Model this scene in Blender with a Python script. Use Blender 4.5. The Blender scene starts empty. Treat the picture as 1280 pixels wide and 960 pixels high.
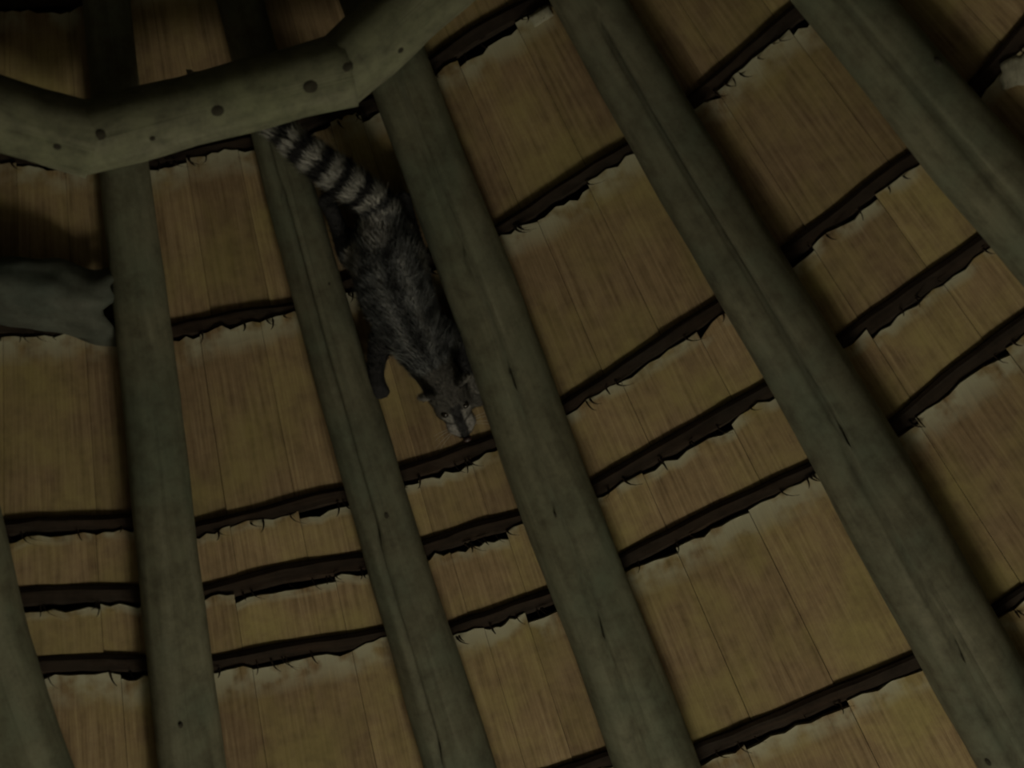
import bpy, bmesh, math, random
import numpy as np
from mathutils import Vector, Matrix, noise
random.seed(11)
scene = bpy.context.scene
C = scene.collection

# ------------------------------------------------------------------ camera
F_PX = 1800.0
EL = math.atan(F_PX / 1886.0)               # the view axis climbs about 44 degrees
CAM = Vector((0, 0, 1.6))                   # standing under the apex of the round hut
fw = Vector((0, math.cos(EL), math.sin(EL)))
uw = Vector((0, -math.sin(EL), math.cos(EL)))
rw = Vector((1, 0, 0))
ra, rb = -0.3447, 0.9387                    # roll of the hand-held camera
CX = ra * uw + rb * rw
CY = rb * uw - ra * rw
cam = bpy.data.cameras.new('camera')
cam.sensor_width = 36.0
cam.lens = 36.0 * F_PX / 1280.0
cam.clip_start = 0.05
cam.dof.use_dof = True
cam.dof.focus_distance = 3.1
cam.dof.aperture_fstop = 3.2
cam_o = bpy.data.objects.new('camera', cam)
M = Matrix((CX, CY, -fw)).transposed().to_4x4()
M.translation = CAM
cam_o.matrix_world = M
C.objects.link(cam_o)
scene.camera = cam_o

# ------------------------------------------------------------------ world, light, exposure
w = bpy.data.worlds.new('night')
w.use_nodes = True
w.node_tree.nodes['Background'].inputs[0].default_value = (0.5, 0.6, 0.7, 1)
w.node_tree.nodes['Background'].inputs[1].default_value = 0.01
scene.world = w
lamp = bpy.data.lights.new('lantern_light', 'POINT')
lamp.energy = 62.0
lamp.color = (1.0, 0.92, 0.74)
lamp.shadow_soft_size = 0.32
lamp_o = bpy.data.objects.new('lantern_light', lamp)
lamp_o.location = (-0.20, 2.42, 0.32)
C.objects.link(lamp_o)
vs = scene.view_settings
vs.view_transform = 'Standard'
vs.look = 'None'
vs.exposure = 0.02
vs.gamma = 1.0
vs.use_curve_mapping = False

# ------------------------------------------------------------------ the cone of the roof
S = math.radians(40.0)
ZA = 4.97
CS, SN = math.cos(S), math.sin(S)

def P(az, sl, h=0.0):
    """azimuth in degrees, distance from the apex down the slope, height off the roof into the room"""
    a = math.radians(az)
    r = sl * CS - h * SN
    return Vector((r * math.sin(a), r * math.cos(a), ZA - sl * SN - h * CS))

def at(x, y, h=0.0):
    """point of the roof (lifted by h) that a line of sight meets"""
    d = (x - 640) * CX - (y - 480) * CY + F_PX * fw
    rho = math.hypot(d.x, d.y)
    t = (ZA - h / CS - CAM.z) / (d.z + rho * math.tan(S))
    return CAM + t * d

def up_normal(p):
    a = math.atan2(p.x, p.y)
    return Vector((-SN * math.sin(a), -SN * math.cos(a), -CS))

# ------------------------------------------------------------------ materials
def new_mat(name):
    m = bpy.data.materials.new(name)
    m.use_nodes = True
    nt = m.node_tree
    b = nt.nodes['Principled BSDF']
    return m, nt, b

def N(nt, kind, **kw):
    n = nt.nodes.new(kind)
    for k, v in kw.items():
        if k in n.inputs:
            n.inputs[k].default_value = v
        else:
            setattr(n, k, v)
    return n

def ramp(nt, fac, stops):
    r = nt.nodes.new('ShaderNodeValToRGB')
    e = r.color_ramp.elements
    while len(e) < len(stops):
        e.new(0.5)
    for el, (p, c) in zip(e, stops):
        el.position = p
        el.color = (c[0], c[1], c[2], 1) if len(c) == 3 else c
    nt.links.new(fac, r.inputs['Fac'])
    return r.outputs['Color']

def mix(nt, fac, a, b, blend='MIX'):
    m = nt.nodes.new('ShaderNodeMix')
    m.data_type = 'RGBA'
    m.blend_type = blend
    for sock, v in ((m.inputs[0], fac), (m.inputs[6], a), (m.inputs[7], b)):
        if isinstance(v, (int, float)):
            sock.default_value = v
        elif isinstance(v, tuple):
            sock.default_value = (*v, 1)
        else:
            nt.links.new(v, sock)
    return m.outputs[2]

def wood(name, cols, patch, grain=(90, 5, 1), rough=0.85, bump=0.25, tip=None, rand=0.0, spots=None, fine=1.0):
    m, nt, b = new_mat(name)
    uv = N(nt, 'ShaderNodeUVMap')
    mp = N(nt, 'ShaderNodeMapping')
    mp.inputs['Scale'].default_value = grain
    nt.links.new(uv.outputs[0], mp.inputs[0])
    g = N(nt, 'ShaderNodeTexNoise', Scale=1.0, Detail=6.0, Roughness=0.65)
    nt.links.new(mp.outputs[0], g.inputs['Vector'])
    col = ramp(nt, g.outputs[0], [(0.28, cols[0]), (0.5, cols[1]), (0.75, cols[2])])
    geo = N(nt, 'ShaderNodeNewGeometry')
    p = N(nt, 'ShaderNodeTexNoise', Scale=7.0, Detail=4.0, Roughness=0.6)
    nt.links.new(geo.outputs['Position'], p.inputs['Vector'])
    pf = ramp(nt, p.outputs[0], [(0.42, (0, 0, 0)), (0.66, (1, 1, 1))])
    col = mix(nt, pf, col, mix(nt, 0.65, col, patch))
    d = N(nt, 'ShaderNodeTexNoise', Scale=28.0, Detail=5.0, Roughness=0.7)
    nt.links.new(geo.outputs['Position'], d.inputs['Vector'])
    df = ramp(nt, d.outputs[0], [(0.3, (0.62, 0.62, 0.62)), (0.6, (1.08, 1.08, 1.08))])
    col = mix(nt, fine, col, df, 'MULTIPLY')
    if rand:
        oi = N(nt, 'ShaderNodeObjectInfo')
        rf = ramp(nt, oi.outputs['Random'], [(0.0, (1 - rand, 1 - rand * 1.05, 1 - rand)), (1.0, (1 + rand * .6, 1 + rand * .7, 1 + rand * .5))])
        col = mix(nt, 1.0, col, rf, 'MULTIPLY')
    if tip:
        at_ = N(nt, 'ShaderNodeAttribute', attribute_name='tip')
        tn = N(nt, 'ShaderNodeTexNoise', Scale=22.0, Detail=3.0)
        nt.links.new(geo.outputs['Position'], tn.inputs['Vector'])
        mm = N(nt, 'ShaderNodeMath', operation='MULTIPLY')
        nt.links.new(at_.outputs['Fac'], mm.inputs[0])
        nt.links.new(ramp(nt, tn.outputs[0], [(0.38, (0, 0, 0)), (0.56, (1, 1, 1))]), mm.inputs[1])
        col = mix(nt, mm.outputs[0], col, tip)
    nt.links.new(col, b.inputs['Base Color'])
    b.inputs['Roughness'].default_value = rough
    b.inputs['Specular IOR Level'].default_value = 0.25
    bp = N(nt, 'ShaderNodeBump', Strength=bump, Distance=0.004)
    nt.links.new(g.outputs[0], bp.inputs['Height'])
    nt.links.new(bp.outputs[0], b.inputs['Normal'])
    return m

M_SH = wood('shingle_wood', [(0.155, 0.105, 0.055), (0.280, 0.198, 0.109), (0.40, 0.302, 0.175)], (0.31, 0.265, 0.100),
            grain=(150, 5, 1), tip=(0.44, 0.43, 0.31), rand=0.20, bump=0.35, fine=0.55)
M_RA = wood('rafter_wood', [(0.105, 0.10, 0.064), (0.170, 0.166, 0.112), (0.245, 0.24, 0.17)], (0.115, 0.14, 0.10),
            grain=(30, 2.2, 1), rand=0.12, bump=0.5)
M_RING = wood('ring_wood', [(0.11, 0.115, 0.070), (0.20, 0.205, 0.138), (0.29, 0.29, 0.21)], (0.20, 0.22, 0.13),
              grain=(22, 2.5, 1), bump=0.4)
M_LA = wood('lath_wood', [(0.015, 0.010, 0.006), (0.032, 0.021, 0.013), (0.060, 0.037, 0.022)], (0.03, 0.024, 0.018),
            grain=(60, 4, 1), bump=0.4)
M_SHELL = wood('roof_shell_wood', [(0.02, 0.014, 0.008), (0.035, 0.024, 0.014), (0.05, 0.034, 0.02)], (0.03, 0.024, 0.014))
M_KNOT = wood('knot_wood', [(0.03, 0.028, 0.02), (0.055, 0.05, 0.034), (0.08, 0.075, 0.05)], (0.05, 0.05, 0.035))
M_CHIP = wood('bare_wood', [(0.22, 0.22, 0.16), (0.34, 0.33, 0.25), (0.44, 0.43, 0.34)], (0.30, 0.30, 0.22), grain=(60, 6, 1))
M_SHEET = wood('grey_sheet', [(0.065, 0.072, 0.058), (0.098, 0.106, 0.086), (0.15, 0.155, 0.13)], (0.06, 0.08, 0.068), grain=(9, 9, 1), bump=0.2)
M_WALL = wood('earth_plaster', [(0.56, 0.54, 0.47), (0.62, 0.60, 0.53), (0.68, 0.66, 0.58)], (0.58, 0.56, 0.50), grain=(6, 6, 1))
M_FLOOR = wood('earth_floor', [(0.38, 0.37, 0.32), (0.43, 0.42, 0.36), (0.48, 0.47, 0.40)], (0.40, 0.39, 0.34), grain=(5, 5, 1))

# ------------------------------------------------------------------ mesh helpers
def link(name, me, mat, parent=None):
    o = bpy.data.objects.new(name, me)
    if mat:
        me.materials.append(mat)
    C.objects.link(o)
    if parent:
        o.parent = parent
    return o

def mesh_of(name, verts, faces, uvs=None, smooth=False, tip=None):
    me = bpy.data.meshes.new(name)
    me.from_pydata([tuple(v) for v in verts], [], faces)
    if uvs is None:
        uvs = [(v[0], v[1]) for v in verts]
    l = me.uv_layers.new(name='UVMap')
    idx = np.empty(len(me.loops), dtype=np.int32)
    me.loops.foreach_get('vertex_index', idx)
    l.data.foreach_set('uv', np.array(uvs, dtype=np.float32)[idx].ravel())
    if tip is not None:
        a = me.attributes.new('tip', 'FLOAT', 'POINT')
        a.data.foreach_set('value', np.array(tip, dtype=np.float32))
    if smooth:
        me.polygons.foreach_set('use_smooth', [True] * len(me.polygons))
    me.update()
    return me

def tag(o, label, cat, group=None):
    o['label'] = label
    o['category'] = cat
    if group:
        o['group'] = group

def frame(t, ref):
    t = t.normalized()
    x = (ref - t * ref.dot(t)).normalized()
    return x, t.cross(x)

def pole(pts, radii, name, mat, parent=None, nseg=18, sub=6, rough=0.06, square=2.0, crack=None, ref=None, seed=0.0, flat=1.0, caps=True):
    """an uneven hewn pole along pts; square is the superellipse exponent of its section, crack a groove at an angle"""
    P_, R_ = [], []
    for i in range(len(pts) - 1):
        for k in range(sub):
            f = k / sub
            P_.append(pts[i].lerp(pts[i + 1], f)); R_.append(radii[i] * (1 - f) + radii[i + 1] * f)
    P_.append(pts[-1]); R_.append(radii[-1])
    V, UV, F = [], [], []
    dist = 0.0
    for i, (p, r) in enumerate(zip(P_, R_)):
        t = (P_[min(i + 1, len(P_) - 1)] - P_[max(i - 1, 0)])
        x, y = frame(t, ref if ref is not None else up_normal(p))
        if i:
            dist += (P_[i] - P_[i - 1]).length
        wob = Vector((noise.noise((dist * 1.7, seed, 0.3)), noise.noise((dist * 1.7, seed, 7.3)), 0)) * r * rough * 2.0
        for k in range(nseg):
            a = 2 * math.pi * k / nseg
            c, s = math.cos(a), math.sin(a)
            e = (abs(c) ** square + abs(s) ** square) ** (-1.0 / square)
            n = noise.noise((c * 1.1 + seed, s * 1.1, dist * 2.6)) * rough + noise.noise((c * 2.5, s * 2.5 + seed, dist * 9)) * rough * 0.45
            rr = r * e * (1 + n)
            if crack:
                ang, dep, d0, d1 = crack
                da = abs((a - ang - 0.10 * math.sin(dist * 3) + math.pi) % (2 * math.pi) - math.pi)
                if da < math.pi / nseg * 1.01 and d0 < dist < d1:
                    rr -= dep
            V.append(p + x * (c * rr * flat + wob.x) + y * (s * rr + wob.y))
            UV.append((k / nseg * 2 * math.pi * r + seed, dist + seed))
    n = nseg
    for i in range(len(P_) - 1):
        for k in range(n):
            F.append((i * n + k, i * n + (k + 1) % n, (i + 1) * n + (k + 1) % n, (i + 1) * n + k))
    if caps:
        F.append(tuple(range(n - 1, -1, -1)))
        F.append(tuple((len(P_) - 1) * n + k for k in range(n)))
    return link(name, mesh_of(name, V, F, UV, True), mat, parent)

# ------------------------------------------------------------------ shell: roof skin, wall, floor
def lathe(name, prof, mat, n=96, inward=True):
    V, F, UV = [], [], []
    for (r, z) in prof:
        for k in range(n):
            a = 2 * math.pi * k / n
            V.append((r * math.sin(a), r * math.cos(a), z)); UV.append((r * a, z * 1.3))
    for i in range(len(prof) - 1):
        for k in range(n):
            F.append((i * n + k, i * n + (k + 1) % n, (i + 1) * n + (k + 1) % n, (i + 1) * n + k))
    return link(name, mesh_of(name, V, F, UV, True), mat)

def prof_h(sl, h):
    return (sl * CS - h * SN, ZA - sl * SN - h * CS)

ceiling = lathe('ceiling', [prof_h(0.02, -0.045), prof_h(1.2, -0.045), prof_h(2.4, -0.045), prof_h(4.1, -0.045),
                            prof_h(4.1, -0.075), prof_h(2.4, -0.075), prof_h(0.02, -0.075)], M_SHELL)
ceiling['kind'] = 'structure'
ceiling['label'] = 'conical roof of brown wooden shingles on dark laths'
wall = lathe('wall_round', [(3.00, 0.0), (3.00, 2.44), (3.16, 2.30), (3.16, 0.0), (3.00, 0.0)], M_WALL)
wall['kind'] = 'structure'
floor = lathe('floor', [(0.001, 0.0), (1.5, 0.0), (3.16, 0.0), (3.16, -0.1), (0.001, -0.1)], M_FLOOR)
floor['kind'] = 'structure'

# ------------------------------------------------------------------ rafters
AZ = [-56.0, -43.5, -30.2, -19.6, -8.75, 0.15, 14.2, 27.1, 40.0, 52.5]
RW = [(0.10, 0.12), (0.10, 0.12), (0.11, 0.14), (0.082, 0.118), (0.082, 0.122), (0.112, 0.148), (0.115, 0.158), (0.12, 0.155), (0.11, 0.14), (0.11, 0.13)]
RL = ['grey rafter pole far outside the left edge of the view',
      'grey rafter pole just outside the left edge of the view',
      'thick green-grey rafter pole entering at the lower left corner',
      'straight grey rafter pole immediately right of the crumpled grey sheet',
      'weathered rafter pole to the left of the climbing animal',
      'wide cracked rafter pole to the right of the climbing animal',
      'wide green-grey rafter with a pale edge, running to the lower right corner',
      'dark grey rafter across the upper right corner of the view',
      'grey rafter pole just outside the upper right corner',
      'grey rafter pole far outside the right edge of the view']
CR = [None, None, None, None, (0.45, 0.024, 1.1, 2.6), (0.15, 0.032, 1.0, 2.5), (0.08, 0.030, 1.2, 2.7), (0.05, 0.014, 0.8, 2.4), None, None]
SQ = [2.1, 2.1, 2.1, 2.05, 2.05, 2.15, 2.15, 2.15, 2.1, 2.1]
for i, az in enumerate(AZ):
    w0, w1 = RW[i]
    pts, rad = [], []
    for k in range(9):
        f = k / 8
        sl = 0.75 + f * 3.15
        wd = w0 + (w1 - w0) * (sl - 1.9) / 1.2
        wd = max(0.075, min(wd, w1 * 1.06))
        a = az
        hc = 0.012 + 0.5 * wd * 0.90
        if i == 2:                      # the lower left pole leans across its bay and hangs a little lower
            a = -29.3 + (min(max(sl, 2.3), 3.2) - 2.55) * 7.4 + (min(sl, 2.3) - 2.3) * 1.5 + max(0, sl - 3.2)
            hc += 0.02 * min(1, max(0, (sl - 2.0) / 0.4))
        if i == 4:
            a = az + (sl - 2.5) * 1.1
        pts.append(P(a, sl, hc)); rad.append(wd * 0.5)
    o = pole(pts, rad, 'rafter', M_RA, nseg=56, sub=12, rough=0.07, square=SQ[i], crack=CR[i], seed=3.1 * i + 1, flat=0.90)
    tag(o, RL[i], 'rafter', 'rafters of the conical roof')
    # dark knots set into the pole
    for q in range(2):
        sl = random.uniform(1.9, 3.4)
        ang = random.uniform(-0.9, 0.9)
        f = (sl - 0.75) / 3.15 * 8
        k0 = min(7, int(f)); pc = pts[k0].lerp(pts[k0 + 1], f - k0); rr = rad[k0]
        x, y = frame(pts[k0 + 1] - pts[k0], up_normal(pc))
        c, s = math.cos(ang), math.sin(ang)
        e = (abs(c) ** SQ[i] + abs(s) ** SQ[i]) ** (-1.0 / SQ[i])
        kp = pc + x * c * rr * 0.90 * e + y * s * rr * e
        bm = bmesh.new()
        bmesh.ops.create_icosphere(bm, subdivisions=2, radius=1.0)
        sz = random.uniform(0.004, 0.0065)
        t = (pts[k0 + 1] - pts[k0]).normalized()
        nn = (x * c + y * s).normalized(); bb = t.cross(nn)
        for v in bm.verts:
            co = v.co.copy(); v.co = kp + t * co.x * sz * 1.5 + bb * co.y * sz + nn * co.z * 0.005
        me = bpy.data.meshes.new('knot'); bm.to_mesh(me); bm.free(); me.uv_layers.new(name='UVMap')
        link('knot', me, M_KNOT, o)

# ------------------------------------------------------------------ laths and shingles, bay by bay
D = [(1.36, 1.36), (1.64, 1.64), (1.915, 1.915), (2.20, 2.20), (2.54, 2.54), (2.68, 2.68), (2.82, 2.82), (3.19, 3.19), (3.52, 3.52), (3.85, 3.85)]
def rows(**k):
    d = list(D)
    for a, b in k.items():
        d[int(a[1:])] = b
    return d
BAYS = [D, D,
        rows(_1=(1.655, 1.65), _3=(2.20, 2.21), _4=(2.545, 2.54), _5=(2.66, 2.675), _6=(2.78, 2.80)),
        rows(_1=(1.62, 1.62), _2=(1.925, 1.92), _3=(2.225, 2.215), _4=(2.575, 2.56), _5=(2.685, 2.69), _6=(2.81, 2.83)),
        rows(_2=(1.91, 1.90), _4=(2.555, 2.545), _5=(2.69, 2.70), _6=(2.855, 2.85), _7=(3.18, 3.175)),
        rows(_2=(1.89, 1.86), _3=(2.20, 2.16), _4=(2.545, 2.475), _5=(2.695, 2.655), _6=(2.84, 2.82), _7=(3.225, 3.235)),
        rows(_2=(1.85, 1.84), _3=(2.155, 2.13), _4=(2.465, 2.45), _5=(2.655, 2.63), _6=(2.835, 2.785), _7=(3.22, 3.20)),
        rows(_2=(1.83, 1.83), _3=(2.12, 2.11), _4=(2.43, 2.39), _5=(2.62, 2.60), _6=(2.80, 2.79)),
        D]
WAIT = []
def bay_point(i, u, s0, s1, h):
    a = P(AZ[i], s0, h); b = P(AZ[i + 1], s1, h)
    return a.lerp(b, u)

nsh = 0
for i, rws in enumerate(BAYS):
    inner = 2 <= i <= 7
    for k, (sa, sb) in enumerate(rws):
        # the lath: a rough dark stick from rafter to rafter
        V, F, UV = [], [], []
        n = 13
        lw = random.uniform(0.0138, 0.0172)
        for q in range(n):
            u = q / (n - 1)
            bow = 0.010 * noise.noise((u * 2.2, i * 3.3, k * 1.7)) + (0.012 * (u - 0.5) ** 2 * 4 - 0.006) * random.choice((0.6, 0.9))*0.5
            for (ds, hh) in ((-lw, -0.012), (-lw, 0.006), (-lw * .6, 0.011), (lw * .6, 0.011), (lw, 0.006), (lw, -0.012)):
                j = 0.0025 * noise.noise((u * 9, ds * 90, i + k * 5.1))
                V.append(bay_point(i, u, sa + ds + bow + j, sb + ds + bow + j, hh + j)); UV.append((ds + hh, u * 0.4 + i + k * .3))
        for q in range(n - 1):
            for m_ in range(6):
                F.append((q * 6 + m_, q * 6 + (m_ + 1) % 6, (q + 1) * 6 + (m_ + 1) % 6, (q + 1) * 6 + m_))
        F += [(5, 4, 3, 2, 1, 0), tuple((n - 1) * 6 + m_ for m_ in range(6))]
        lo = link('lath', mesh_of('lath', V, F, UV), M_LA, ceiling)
        # frayed fibres sticking out from under the lath
        if inner and 2 <= k <= 7:
            V, F, UV = [], [], []
            for q in range(random.randint(5, 9)):
                u = random.uniform(0.14, 0.86)
                ln = random.uniform(0.014, 0.036); cv = random.uniform(-0.014, 0.030); th = random.uniform(0.0014, 0.0026)
                w_ = (rws[k][0] * CS) * math.radians(AZ[i + 1] - AZ[i])
                b0 = len(V)
                for z in range(5):
                    f = z / 4
                    uu = u + (cv * f * f + 0.003 * f) / w_
                    ds = lw * 0.5 + ln * (f - 0.35 * f * f)
                    hh = 0.013 + 0.016 * f
                    t2 = th * (1 - 0.7 * f)
                    for (du, dh) in ((-t2, 0), (t2, 0), (0, t2 * 1.6)):
                        V.append(bay_point(i, uu + du / w_, sa + ds, sb + ds, hh + dh)); UV.append((u, f))
                for z in range(4):
                    for m_ in range(3):
                        a = b0 + z * 3 + m_; b = b0 + z * 3 + (m_ + 1) % 3
                        F.append((a, b, b + 3, a + 3))
            fo = link('frayed_fibres', mesh_of('frayed_fibres', V, F, UV), M_LA, lo)
            fo['kind'] = 'stuff'
        if k == len(rws) - 1:
            continue
        # the shingles of this course, side by side between two laths
        s0a, s0b = sa, sb
        s1a, s1b = rws[k + 1]
        cnt = 3 if inner and 2 <= k <= 7 else 3
        if i in (0, 8):
            cnt = 2
        cuts = [0.0] + sorted((q + random.uniform(-0.22, 0.22)) / cnt for q in range(1, cnt)) + [1.0]
        for q in range(cnt):
            u0, u1 = cuts[q] + 0.001, cuts[q + 1] - 0.001
            topd = lw * random.uniform(0.35, 1.5)
            tilt = random.uniform(-0.006, 0.006)
            hz = random.uniform(-0.001, 0.003)
            m_ = 9
            V, F, UV, TP = [], [], [], []
            # across the top: ragged; four lines of points down the length, then the back
            ou, ov = random.uniform(0, 50), random.uniform(0, 50)
            wid = (s0a * CS) * math.radians(AZ[i + 1] - AZ[i])
            jag = [random.uniform(-0.004, 0.004) + 0.006 * noise.noise((x * 0.9 + nsh, 2.2, 0)) for x in range(m_)]
            if random.random() < 0.35:
                c_ = random.choice((0, m_ - 1)); jag[c_] += 0.010; jag[abs(c_ - 1)] += 0.006
            for line, (fv, hh, tp) in enumerate(((0.0, 0.0135, 1.0), (0.085, 0.0135, 0.55), (0.16, 0.012, 0.0), (0.55, 0.003, 0.0), (1.0, -0.006, 0.0))):
                for x in range(m_):
                    fu = x / (m_ - 1)
                    u = u0 + (u1 - u0) * fu
                    ta = s0a + (s0b - s0a) * 0; 
                    jt = (topd + tilt * (fu - .5) + jag[x]) * (1 - fv)
                    a_ = s0a + (s1a - s0a) * fv + jt
                    b_ = s0b + (s1b - s0b) * fv + jt
                    cup = 0.0012 * math.sin(math.pi * fu) + 0.0018 * noise.noise((fu * 3 + nsh, fv * 3, 1.5))
                    V.append(bay_point(i, u, a_, b_, hh + hz + cup))
                    UV.append((fu * (u1 - u0) * wid + ou, fv * (s1a - s0a) + ov)); TP.append(tp)
            nl = 5
            for line in range(nl - 1):
                for x in range(m_ - 1):
                    a = line * m_ + x
                    F.append((a, a + 1, a + m_ + 1, a + m_))
            base = len(V)
            for line in (0, nl - 1):
                for x in range(m_):
                    v = V[line * m_ + x]
                    V.append(v - up_normal(v) * 0.011); UV.append(UV[line * m_ + x]); TP.append(TP[line * m_ + x])
            for x in range(m_ - 1):
                F.append((base + x, base + x + 1, x + 1, x))
                a = (nl - 1) * m_ + x; b = base + m_ + x
                F.append((a, a + 1, b + 1, b))
                F.append((base + x + 1, base + x, base + m_ + x, base + m_ + x + 1))
            lside = [line * m_ for line in range(nl)]
            rside = [line * m_ + m_ - 1 for line in range(nl)]
            F.append(tuple(lside) + (base + m_, base))
            F.append(tuple(reversed(rside)) + (base + m_ - 1, base + 2 * m_ - 1))
            link('shingle', mesh_of('shingle', V, F, UV, False, TP), M_SH, ceiling)
            nsh += 1
print('shingles', nsh)

# ------------------------------------------------------------------ the ring of poles under the rafters
ring = bpy.data.objects.new('ring_beam', None)
ring.location = (0, 0, 3.66)
ring['kind'] = 'thing'
C.objects.link(ring)
tag(ring, 'polygonal ring of pale grey-green poles under the rafters at upper left', 'ring beam')
RR = 0.058
HR = 0.170
corner = [P(-58, 1.80, HR), P(-40.5, 1.815, HR), at(107, 172, HR), at(424, 90, HR), at(640, -108, HR), P(33, 1.76, HR), P(51, 1.78, HR)]
for k in range(len(corner) - 1):
    a, b = corner[k], corner[k + 1]
    d = (b - a).normalized()
    pts = [(a - d * 0.014).lerp(b + d * 0.014, q / 5) for q in range(6)]
    o = pole([p - ring.location for p in pts], [RR * s for s in (0.98, 1.03, 0.97, 1.02, 0.98, 1.04)], 'ring_pole', M_RING, ring,
             nseg=24, sub=8, rough=0.05, square=2.25, ref=Vector((0, -0.3, -1)), seed=k * 5.7 + 2)
    KN = {1: [(72, 182, 7)], 2: [(125, 168, 9), (272, 138, 9), (388, 108, 10), (190, 172, 5), (90, 203, 4)], 3: [(433, 84, 9), (500, 62, 5)]}
    for (px, py, sz) in KN.get(k, []):
        # stand the knot on the side of the pole that faces the room centre
        best = None
        for q in range(200):
            h = 0.11 + q * 0.0008
            p = at(px, py, h)
            t = max(0, min(1, (p - a).dot(b - a) / (b - a).length_squared))
            if (p - a.lerp(b, t)).length <= RR * 1.0:
                best = (p, a.lerp(b, t))
        if not best:
            continue
        p, c0 = best
        nn = (p - c0).normalized(); bb = d.cross(nn)
        bm = bmesh.new(); bmesh.ops.create_icosphere(bm, subdivisions=2, radius=1.0)
        s_ = sz * 0.0011
        for v in bm.verts:
            co = v.co.copy(); v.co = p - ring.location + d * co.x * s_ * 1.2 + bb * co.y * s_ + nn * co.z * 0.006
        me = bpy.data.meshes.new('knot'); bm.to_mesh(me); bm.free(); me.uv_layers.new(name='UVMap')
        link('knot', me, M_KNOT, o)

# ------------------------------------------------------------------ loose scraps
def sheet(name, quad, nx, ny, mat, bulge, crump, thick, label, cat, seed, edge=0.0):
    """a crumpled sheet over four roof points given as (px, py, h): top-left, top-right, bottom-right, bottom-left"""
    V, F, UV = [], [], []
    for side in (0, 1):
        for j in range(ny):
            fv = j / (ny - 1)
            for x in range(nx):
                fu = x / (nx - 1)
                eu = fu; ev = fv
                ev = ev + edge * noise.noise((fu * 4 + seed, 9.1, fv * 1.2)) * (1.0 if j in (0, ny - 1) else 0.6)
                eu = eu + edge * noise.noise((fv * 4 + seed, 3.1, fu * 1.2)) * (1.0 if x in (0, nx - 1) else 0.6)
                tp = [quad[0][m] * (1 - eu) + quad[1][m] * eu for m in range(3)]
                bt = [quad[3][m] * (1 - eu) + quad[2][m] * eu for m in range(3)]
                px, py, h = [tp[m] * (1 - ev) + bt[m] * ev for m in range(3)]
                h += bulge * math.sin(math.pi * min(max(fv, 0), 1)) ** 0.8 * (0.6 + 0.4 * math.sin(math.pi * fu))
                h += crump * (noise.noise((fu * 3 + seed, fv * 3, 0)) + 0.5 * noise.noise((fu * 8, fv * 8 + seed, 4)))
                V.append(at(px, py, h - side * thick)); UV.append((fu * .3, fv * .3))
    n = nx * ny
    for j in range(ny - 1):
        for x in range(nx - 1):
            a = j * nx + x
            F.append((a, a + 1, a + nx + 1, a + nx)); F.append((n + a, n + a + nx, n + a + nx + 1, n + a + 1))
    rim = [x for x in range(nx)] + [j * nx + nx - 1 for j in range(1, ny)] + [(ny - 1) * nx + x for x in range(nx - 2, -1, -1)] + [j * nx for j in range(ny - 2, 0, -1)]
    for q in range(len(rim)):
        a, b = rim[q], rim[(q + 1) % len(rim)]
        F.append((b, a, a + n, b + n))
    o = link(name, mesh_of(name, V, F, UV, True), mat)
    tag(o, label, cat)
    return o

sheet('crumpled_sheet', [(-60, 318, 0.11), (141, 332, 0.055), (141, 430, 0.018), (-60, 392, 0.02)], 26, 16, M_SHEET, 0.055, 0.014, 0.003,
      'crumpled grey-green sheet stuck between rafters at the left edge', 'sheet', 2.0, 0.12)
sheet('wood_scrap', [(661, 20, 0.03), (684, 6, 0.03), (692, 20, 0.028), (668, 34, 0.028)], 8, 6, M_CHIP, 0.004, 0.003, 0.006,
      'small pale scrap of wood beside the wide rafter at top centre', 'scrap', 5.0, 0.10)
sheet('wood_scrap', [(232, 86, 0.10), (248, 90, 0.10), (257, 104, 0.10), (236, 106, 0.10)], 8, 6, M_CHIP, 0.004, 0.004, 0.006,
      'small pale scrap resting behind the ring of poles at upper left', 'scrap', 8.0, 0.12)
sheet('wood_scrap', [(1250, 80, 0.024), (1292, 58, 0.024), (1300, 100, 0.024), (1252, 112, 0.024)], 8, 6, M_CHIP, 0.004, 0.003, 0.006,
      'pale rounded scrap of wood at the right edge of the view', 'scrap', 3.0, 0.14)
#ANIMAL
# ------------------------------------------------------------------ the animal climbing down head first between two rafters
SP = [  # tail tip -> tail root -> back -> neck -> muzzle : px, py, height off the roof, radius
    (330, 152, .150, .013), (352, 166, .152, .020), (380, 188, .150, .026), (408, 209, .142, .029), (436, 229, .128, .030),
    (460, 247, .112, .030), (474, 264, .100, .033),
    (479, 290, .092, .050), (484, 322, .092, .062), (492, 356, .092, .064), (506, 392, .088, .058), (522, 424, .086, .051),
    (536, 450, .086, .040), (548, 470, .088, .037), (558, 488, .088, .037), (566, 505, .078, .032), (573, 521, .066, .024),
    (578, 534, .058, .020), (581, 542, .054, .014)]
LEGS = [
    [(470, 300, .078, .040), (444, 318, .074, .030), (428, 296, .066, .018), (418, 272, .074, .014), (411, 257, .082, .015)],
    [(494, 300, .074, .038), (516, 326, .066, .028), (514, 296, .062, .018), (509, 268, .066, .014), (505, 255, .070, .015)],
    [(508, 410, .074, .034), (482, 420, .070, .027), (472, 446, .066, .018), (470, 468, .070, .015), (474, 484, .070, .015)],
    [(534, 412, .074, .032), (564, 426, .066, .025), (580, 454, .064, .017), (590, 478, .068, .014), (596, 494, .072, .014)]]
anchor = P(-4.3, 2.38, 0.0)
def rel(t):
    return at(t[0], t[1], t[2]) - anchor
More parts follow.
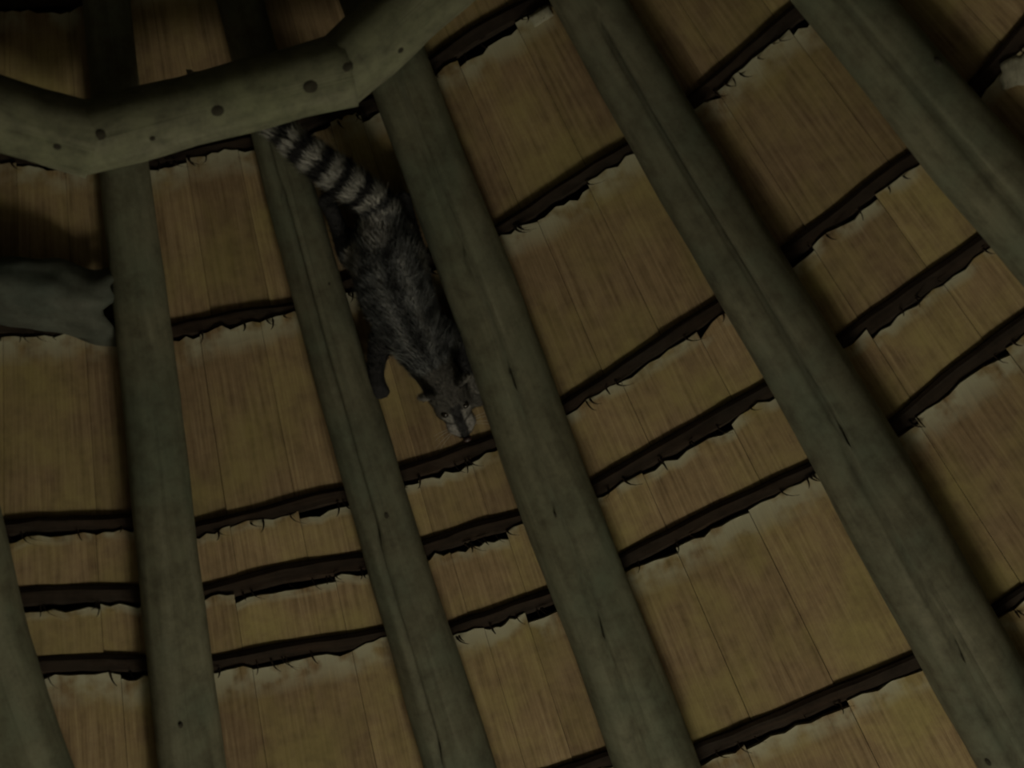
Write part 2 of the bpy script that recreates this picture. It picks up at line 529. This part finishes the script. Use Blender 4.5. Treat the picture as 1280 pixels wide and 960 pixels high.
def catmull(pts, sub):
    out = []
    n = len(pts)
    for i in range(n - 1):
        p0, p1, p2, p3 = pts[max(i - 1, 0)], pts[i], pts[i + 1], pts[min(i + 2, n - 1)]
        for k in range(sub):
            t = k / sub
            out.append(tuple(0.5 * (2 * b + (c - a) * t + (2 * a - 5 * b + 4 * c - d) * t * t + (3 * b - a - 3 * c + d) * t ** 3)
                             for a, b, c, d in zip(p0, p1, p2, p3)))
    out.append(tuple(pts[-1]))
    return out
ab = bmesh.new()
def loft(path, seg=16, flat=1.0):
    path = [tuple(rel(p)) + (p[3],) for p in path]
    path = catmull(path, 5)
    rings = []
    n = len(path)
    for i, q in enumerate(path):
        c = Vector(q[:3])
        t = Vector(path[min(i + 1, n - 1)][:3]) - Vector(path[max(i - 1, 0)][:3])
        x, y = frame(t, up_normal(c + anchor))
        rings.append([ab.verts.new(c + (x * math.cos(2 * math.pi * k / seg) * flat + y * math.sin(2 * math.pi * k / seg)) * q[3]) for k in range(seg)])
    for i in range(n - 1):
        for k in range(seg):
            ab.faces.new((rings[i][k], rings[i][(k + 1) % seg], rings[i + 1][(k + 1) % seg], rings[i + 1][k]))
    for e, sgn in ((0, -1), (n - 1, 1)):          # rounded ends
        i2 = 1 if e == 0 else n - 2
        c = Vector(path[e][:3]); t = (c - Vector(path[i2][:3])).normalized()
        tipv = ab.verts.new(c + t * path[e][3] * 0.7)
        for k in range(seg):
            a, b = rings[e][k], rings[e][(k + 1) % seg]
            ab.faces.new((b, a, tipv) if e == 0 else (a, b, tipv))
def blob(p, r, scale=(1, 1, 1), axes=None):
    res = bmesh.ops.create_icosphere(ab, subdivisions=2, radius=1.0)
    ax = axes or (Vector((1, 0, 0)), Vector((0, 1, 0)), Vector((0, 0, 1)))
    for v in res['verts']:
        c = v.co.copy()
        v.co = p + ax[0] * c.x * r * scale[0] + ax[1] * c.y * r * scale[1] + ax[2] * c.z * r * scale[2]
loft(SP, 18, 0.92)
for L in LEGS:
    loft(L, 12)
    e, d = rel(L[-1]), (rel(L[-1]) - rel(L[-2])).normalized()
    n_ = up_normal(e + anchor); s_ = d.cross(n_)
    for q in (-1.2, -0.4, 0.4, 1.2):               # four toes
        blob(e + d * (0.013 - abs(q) * 0.003) + s_ * q * 0.0085, 0.0075, (1.5, 1, 1), (d, s_, n_))
hd = (rel(SP[17]) - rel(SP[13])).normalized()
hn = up_normal(rel(SP[14]) + anchor)
hn = (hn - hd * hn.dot(hd)).normalized()
hs = hd.cross(hn)
if (rel((600, 480, .08)) - rel((540, 510, .08))).dot(hs) < 0:
    hs = -hs
sk = rel(SP[14])
for sg in (-1, 1):                                 # ears: cupped ovals standing off the skull
    base = sk + hs * sg * 0.026 + hn * 0.022 - hd * 0.012
    ea = (hs * sg * 0.55 + hn * 0.75 - hd * 0.35).normalized()
    eb = ea.cross((hd * 0.9 + hs * sg * 0.3).normalized()).normalized()
    ec = ea.cross(eb)
    blob(base + ea * 0.014, 0.026, (1.0, 0.62, 0.24), (ea, eb, ec))
    blob(rel(SP[16]) + hs * sg * 0.013 + hd * 0.012 + hn * 0.002, 0.0155, (1.15, 1, .9), (hd, hs, hn))      # whisker pads
    blob(rel(SP[15]) + hs * sg * 0.019 + hn * 0.002, 0.018, (1.3, 0.9, 1), (hd, hs, hn))                    # cheeks
me0 = bpy.data.meshes.new('raw'); ab.to_mesh(me0); ab.free()
tmp = bpy.data.objects.new('raw', me0); C.objects.link(tmp)
rm = tmp.modifiers.new('r', 'REMESH'); rm.mode = 'VOXEL'; rm.voxel_size = 0.0048; rm.use_smooth_shade = True
sm = tmp.modifiers.new('s', 'SMOOTH'); sm.factor = 0.5; sm.iterations = 5
dg = bpy.context.evaluated_depsgraph_get()
body_me = bpy.data.meshes.new_from_object(tmp.evaluated_get(dg))
bpy.data.objects.remove(tmp)
# coat colours by place on the body
spine = np.array([tuple(rel(p)) for p in SP]); rad_sp = np.array([p[3] for p in SP])
legs_np = [np.array([tuple(rel(p)) for p in L]) for L in LEGS]
def nearest(path, q):
    best = (9, 0.0, None)
    for i in range(len(path) - 1):
        a, b = path[i], path[i + 1]
        d = b - a
        t = min(1, max(0, np.dot(q - a, d) / np.dot(d, d)))
        c = a + d * t
        dist = np.linalg.norm(q - c)
        if dist < best[0]:
            best = (dist, i + t, c)
    return best
arc = np.concatenate([[0], np.cumsum(np.linalg.norm(np.diff(spine, axis=0), axis=1))])
vs_ = np.empty(len(body_me.vertices) * 3, dtype=np.float32); body_me.vertices.foreach_get('co', vs_); vs_ = vs_.reshape(-1, 3)
cols = np.ones((len(vs_), 4), dtype=np.float32)
axd = np.zeros((len(vs_), 3)); fl = np.zeros(len(vs_))
PALE, DARK, GREY = np.array((.37, .37, .34)), np.array((.021, .021, .022)), np.array((.100, .106, .108))
MARKS = [(np.array(rel((464, 282, .135))), .036, np.array((.34, .34, .325))), (np.array(rel((470, 300, .14))), .026, np.array((.26, .26, .25))),
         (np.array(rel((441, 317, .10))), .016, np.array((.26, .25, .21))), (np.array(rel((494, 450, .10))), .022, np.array((.20, .21, .20))),
         (np.array(rel((528, 488, .10))), .014, np.array((.24, .24, .22)))]
def sstep(a, b, x):
    t = min(1, max(0, (x - a) / (b - a))); return t * t * (3 - 2 * t)
for vi, q in enumerate(vs_):
    ds, s, c = nearest(spine, q)
    i = min(int(s), len(spine) - 2)
    t = spine[i + 1] - spine[i]; t /= np.linalg.norm(t)
    L_ = arc[i] + (arc[i + 1] - arc[i]) * (s - i)
    nrm = np.array(up_normal(Vector(q) + anchor)); side = np.cross(t, nrm)
    off = q - c
    nz = noise.noise((q[0] * 28, q[1] * 28, q[2] * 28)); nz2 = noise.noise((q[0] * 70, q[1] * 70, q[2] * 70))
    lg = min(((nearest(lp, q)[0] / 1.0, nearest(lp, q)[1]) for lp in legs_np), key=lambda z: z[0]) if 2 < s < 14 else (9, 0)
    if s < 6.2:                                   # ringed tail
        ph = (L_ - 0.012) / 0.0395 + 0.12 * nz
        f = sstep(-0.25, 0.25, math.sin(2 * math.pi * ph))
        col = DARK * (1 - f) + PALE * f
        if s > 5.6:
            col = col * 0.6 + GREY * 0.4
        hl = 0.017
        if lg[0] < 0.026 and ds > 0.034:
            col = DARK * 1.2; hl = 0.005
    else:
        w_ = np.dot(off, side) / max(rad_sp[min(i, len(rad_sp) - 1)], 1e-3)
        v_ = np.dot(off, nrm)
        col = GREY * (1 + 0.35 * nz + 0.3 * nz2)
        sp_ = noise.noise((q[0] * 44 + 5, q[1] * 44, q[2] * 44))
        if sp_ > 0.12 and s < 12.5:
            col = col * 0.42
        for st in (-0.35, 0.35):                  # pale lines down the back
            col = col + (np.array((.075, .075, .07)) * max(0, 1 - abs(w_ - st) / 0.16) if 8.2 < s < 11.6 else 0)
        if abs(w_) < 0.13 and v_ > 0 and s < 14:
            col = col * 0.5
        for (mp, mr, mc) in MARKS:                # pale patches of the coat
            f = 1 - sstep(mr * 0.45, mr, np.linalg.norm(q - mp) * (1 + 0.4 * nz))
            col = col * (1 - f) + mc * f
        hl = 0.013
        if s > 12.6:                              # head
            hl = 0.006
            col = np.array((.085, .082, .075)) * (1 + 0.4 * nz)
            if abs(w_) < 0.3 and s > 14.6:
                col = DARK * 1.3
            if s > 16.0 and abs(w_) > 0.38:
                col = np.array((.31, .30, .285))
            if 15.1 < s < 15.8 and 0.3 < abs(w_) < 0.75:
                col = np.array((.24, .235, .22))
            if s > 17.3 and abs(w_) < 0.45:
                col = DARK
            if 13.2 < s < 15 and abs(w_) > 0.95:
                col = np.array((.17, .165, .15))
        if lg[1] > 1.05 and lg[0] < 0.034 and lg[0] < ds:
            f = sstep(1.05, 1.6, lg[1])
            col = col * (1 - f) + DARK * 1.2 * f
            hl = 0.008 if lg[1] < 3 else 0.004
        elif lg[1] > 0.7 and lg[0] < ds and s < 9:
            col = col * 0.6 + np.array((.20, .19, .16)) * 0.4
    cols[vi, :3] = np.clip(col, 0.008, 1); axd[vi] = -t; fl[vi] = hl
ca = body_me.color_attributes.new('coat', 'FLOAT_COLOR', 'POINT')
ca.data.foreach_set('color', cols.ravel())
m, nt, b = new_mat('fur_coat')
av = N(nt, 'ShaderNodeAttribute', attribute_name='coat')
nn_ = N(nt, 'ShaderNodeTexNoise', Scale=260.0, Detail=3.0)
geo = N(nt, 'ShaderNodeNewGeometry'); nt.links.new(geo.outputs['Position'], nn_.inputs['Vector'])
cc = mix(nt, 1.0, av.outputs['Color'], ramp(nt, nn_.outputs[0], [(0.3, (.7, .7, .7)), (0.7, (1.25, 1.25, 1.25))]), 'MULTIPLY')
nt.links.new(cc, b.inputs['Base Color'])
b.inputs['Roughness'].default_value = 0.8
b.inputs['Specular IOR Level'].default_value = 0.2
M_FUR = m
body_me.materials.clear()
genet = link('genet', body_me, M_FUR)
genet.location = anchor
tag(genet, 'slender grey wild animal with a black-and-white ringed tail, climbing head-down between two rafters', 'animal')
# the coat: short hairs laid back from head to tail
body_me.calc_loop_triangles()
nt_ = len(body_me.loop_triangles)
tri = np.empty(nt_ * 3, dtype=np.int32); body_me.loop_triangles.foreach_get('vertices', tri); tri = tri.reshape(-1, 3)
vn = np.empty(len(vs_) * 3, dtype=np.float32); body_me.vertices.foreach_get('normal', vn); vn = vn.reshape(-1, 3)
rng = np.random.default_rng(4)
A = vs_[tri[:, 0]]; B = vs_[tri[:, 1]]; Cc = vs_[tri[:, 2]]
ar = np.linalg.norm(np.cross(B - A, Cc - A), axis=1); ar /= ar.sum()
NH = 34000
ti = rng.choice(nt_, NH, p=ar)
r1, r2 = rng.random(NH), rng.random(NH); sw = r1 + r2 > 1; r1[sw] = 1 - r1[sw]; r2[sw] = 1 - r2[sw]
bary = np.stack([1 - r1 - r2, r1, r2], 1)
def ip(arr):
    return (arr[tri[ti]] * bary[:, :, None]).sum(1)
p0 = ip(vs_); nr = ip(vn); nr /= np.linalg.norm(nr, axis=1)[:, None]
dr = ip(axd); ln = ip(fl[:, None])[:, 0] * rng.uniform(0.6, 1.25, NH); hc = ip(cols)
dr = dr - nr * (dr * nr).sum(1)[:, None] + rng.normal(0, 0.22, (NH, 3))
dr /= np.linalg.norm(dr, axis=1)[:, None] + 1e-6
hd_ = dr * 0.88 + nr * 0.42
wd_ = np.cross(hd_, nr); wd_ /= np.linalg.norm(wd_, axis=1)[:, None] + 1e-6
hw = np.minimum(0.0011, ln * 0.12)[:, None]
vv = np.empty((NH * 3, 3)); vv[0::3] = p0 - wd_ * hw; vv[1::3] = p0 + wd_ * hw; vv[2::3] = p0 + hd_ * ln[:, None]
fm = bpy.data.meshes.new('fur')
fm.vertices.add(NH * 3); fm.vertices.foreach_set('co', vv.ravel())
fm.loops.add(NH * 3); fm.loops.foreach_set('vertex_index', np.arange(NH * 3, dtype=np.int32))
fm.polygons.add(NH); fm.polygons.foreach_set('loop_start', np.arange(0, NH * 3, 3, dtype=np.int32))
fm.update(calc_edges=True)
hc *= rng.uniform(0.75, 1.25, NH)[:, None]; hc[:, 3] = 1
fc = fm.color_attributes.new('coat', 'FLOAT_COLOR', 'POINT')
fc.data.foreach_set('color', np.repeat(hc, 3, axis=0).astype(np.float32).ravel())
fur = link('fur', fm, M_FUR, genet)
fur['kind'] = 'stuff'
# eyes, nose, whiskers
def gloss(name, col, r):
    m, nt, b = new_mat(name)
    n = N(nt, 'ShaderNodeTexNoise', Scale=120.0)
    nt.links.new(ramp(nt, n.outputs[0], [(0.3, col), (0.7, tuple(c * 1.5 for c in col))]), b.inputs['Base Color'])
    b.inputs['Roughness'].default_value = r
    return m
M_EYE, M_NOSE, M_WH = gloss('eye_dark', (.012, .009, .006), 0.12), gloss('nose_skin', (.03, .018, .016), 0.4), gloss('whisker_white', (.4, .4, .38), 0.5)
def ball(name, p, r, scale, mat):
    bm = bmesh.new(); bmesh.ops.create_uvsphere(bm, u_segments=14, v_segments=10, radius=1.0)
    for v in bm.verts:
        c = v.co.copy(); v.co = p + hd * c.x * r * scale[0] + hs * c.y * r * scale[1] + hn * c.z * r * scale[2]
    me = bpy.data.meshes.new(name); bm.to_mesh(me); bm.free()
    me.polygons.foreach_set('use_smooth', [True] * len(me.polygons))
    return link(name, me, mat, genet)
for sg in (-1, 1):
    ball('eye', rel(SP[15]) + hs * sg * 0.019 + hn * 0.020 + hd * 0.002, 0.0075, (1, 1, 1), M_EYE)
ball('nose', rel(SP[18]) + hd * 0.010 + hn * 0.003, 0.0075, (0.8, 1.1, 0.9), M_NOSE)
for sg in (-1, 1):
    for q in range(4):
        b0 = rel(SP[17]) + hs * sg * 0.018 + hn * (0.002 + 0.003 * (q % 2)) - hd * 0.003 * q
        dd = (hs * sg + hn * (0.25 + 0.1 * q) - hd * (0.25 * q - 0.35)).normalized()
        V, F = [], []
        for z in range(6):
            f = z / 5
            p = b0 + dd * 0.042 * f + hd * 0.010 * f * f - hn * 0.010 * f * f
            t2 = 0.00045 * (1 - 0.8 * f)
            V += [p + hd * t2, p - hd * t2 * .5 + hn * t2, p - hd * t2 * .5 - hn * t2]
        for z in range(5):
            for k in range(3):
                F.append((z * 3 + k, z * 3 + (k + 1) % 3, z * 3 + 3 + (k + 1) % 3, z * 3 + 3 + k))
        link('whisker', mesh_of('whisker', V, F, None, True), M_WH, genet)
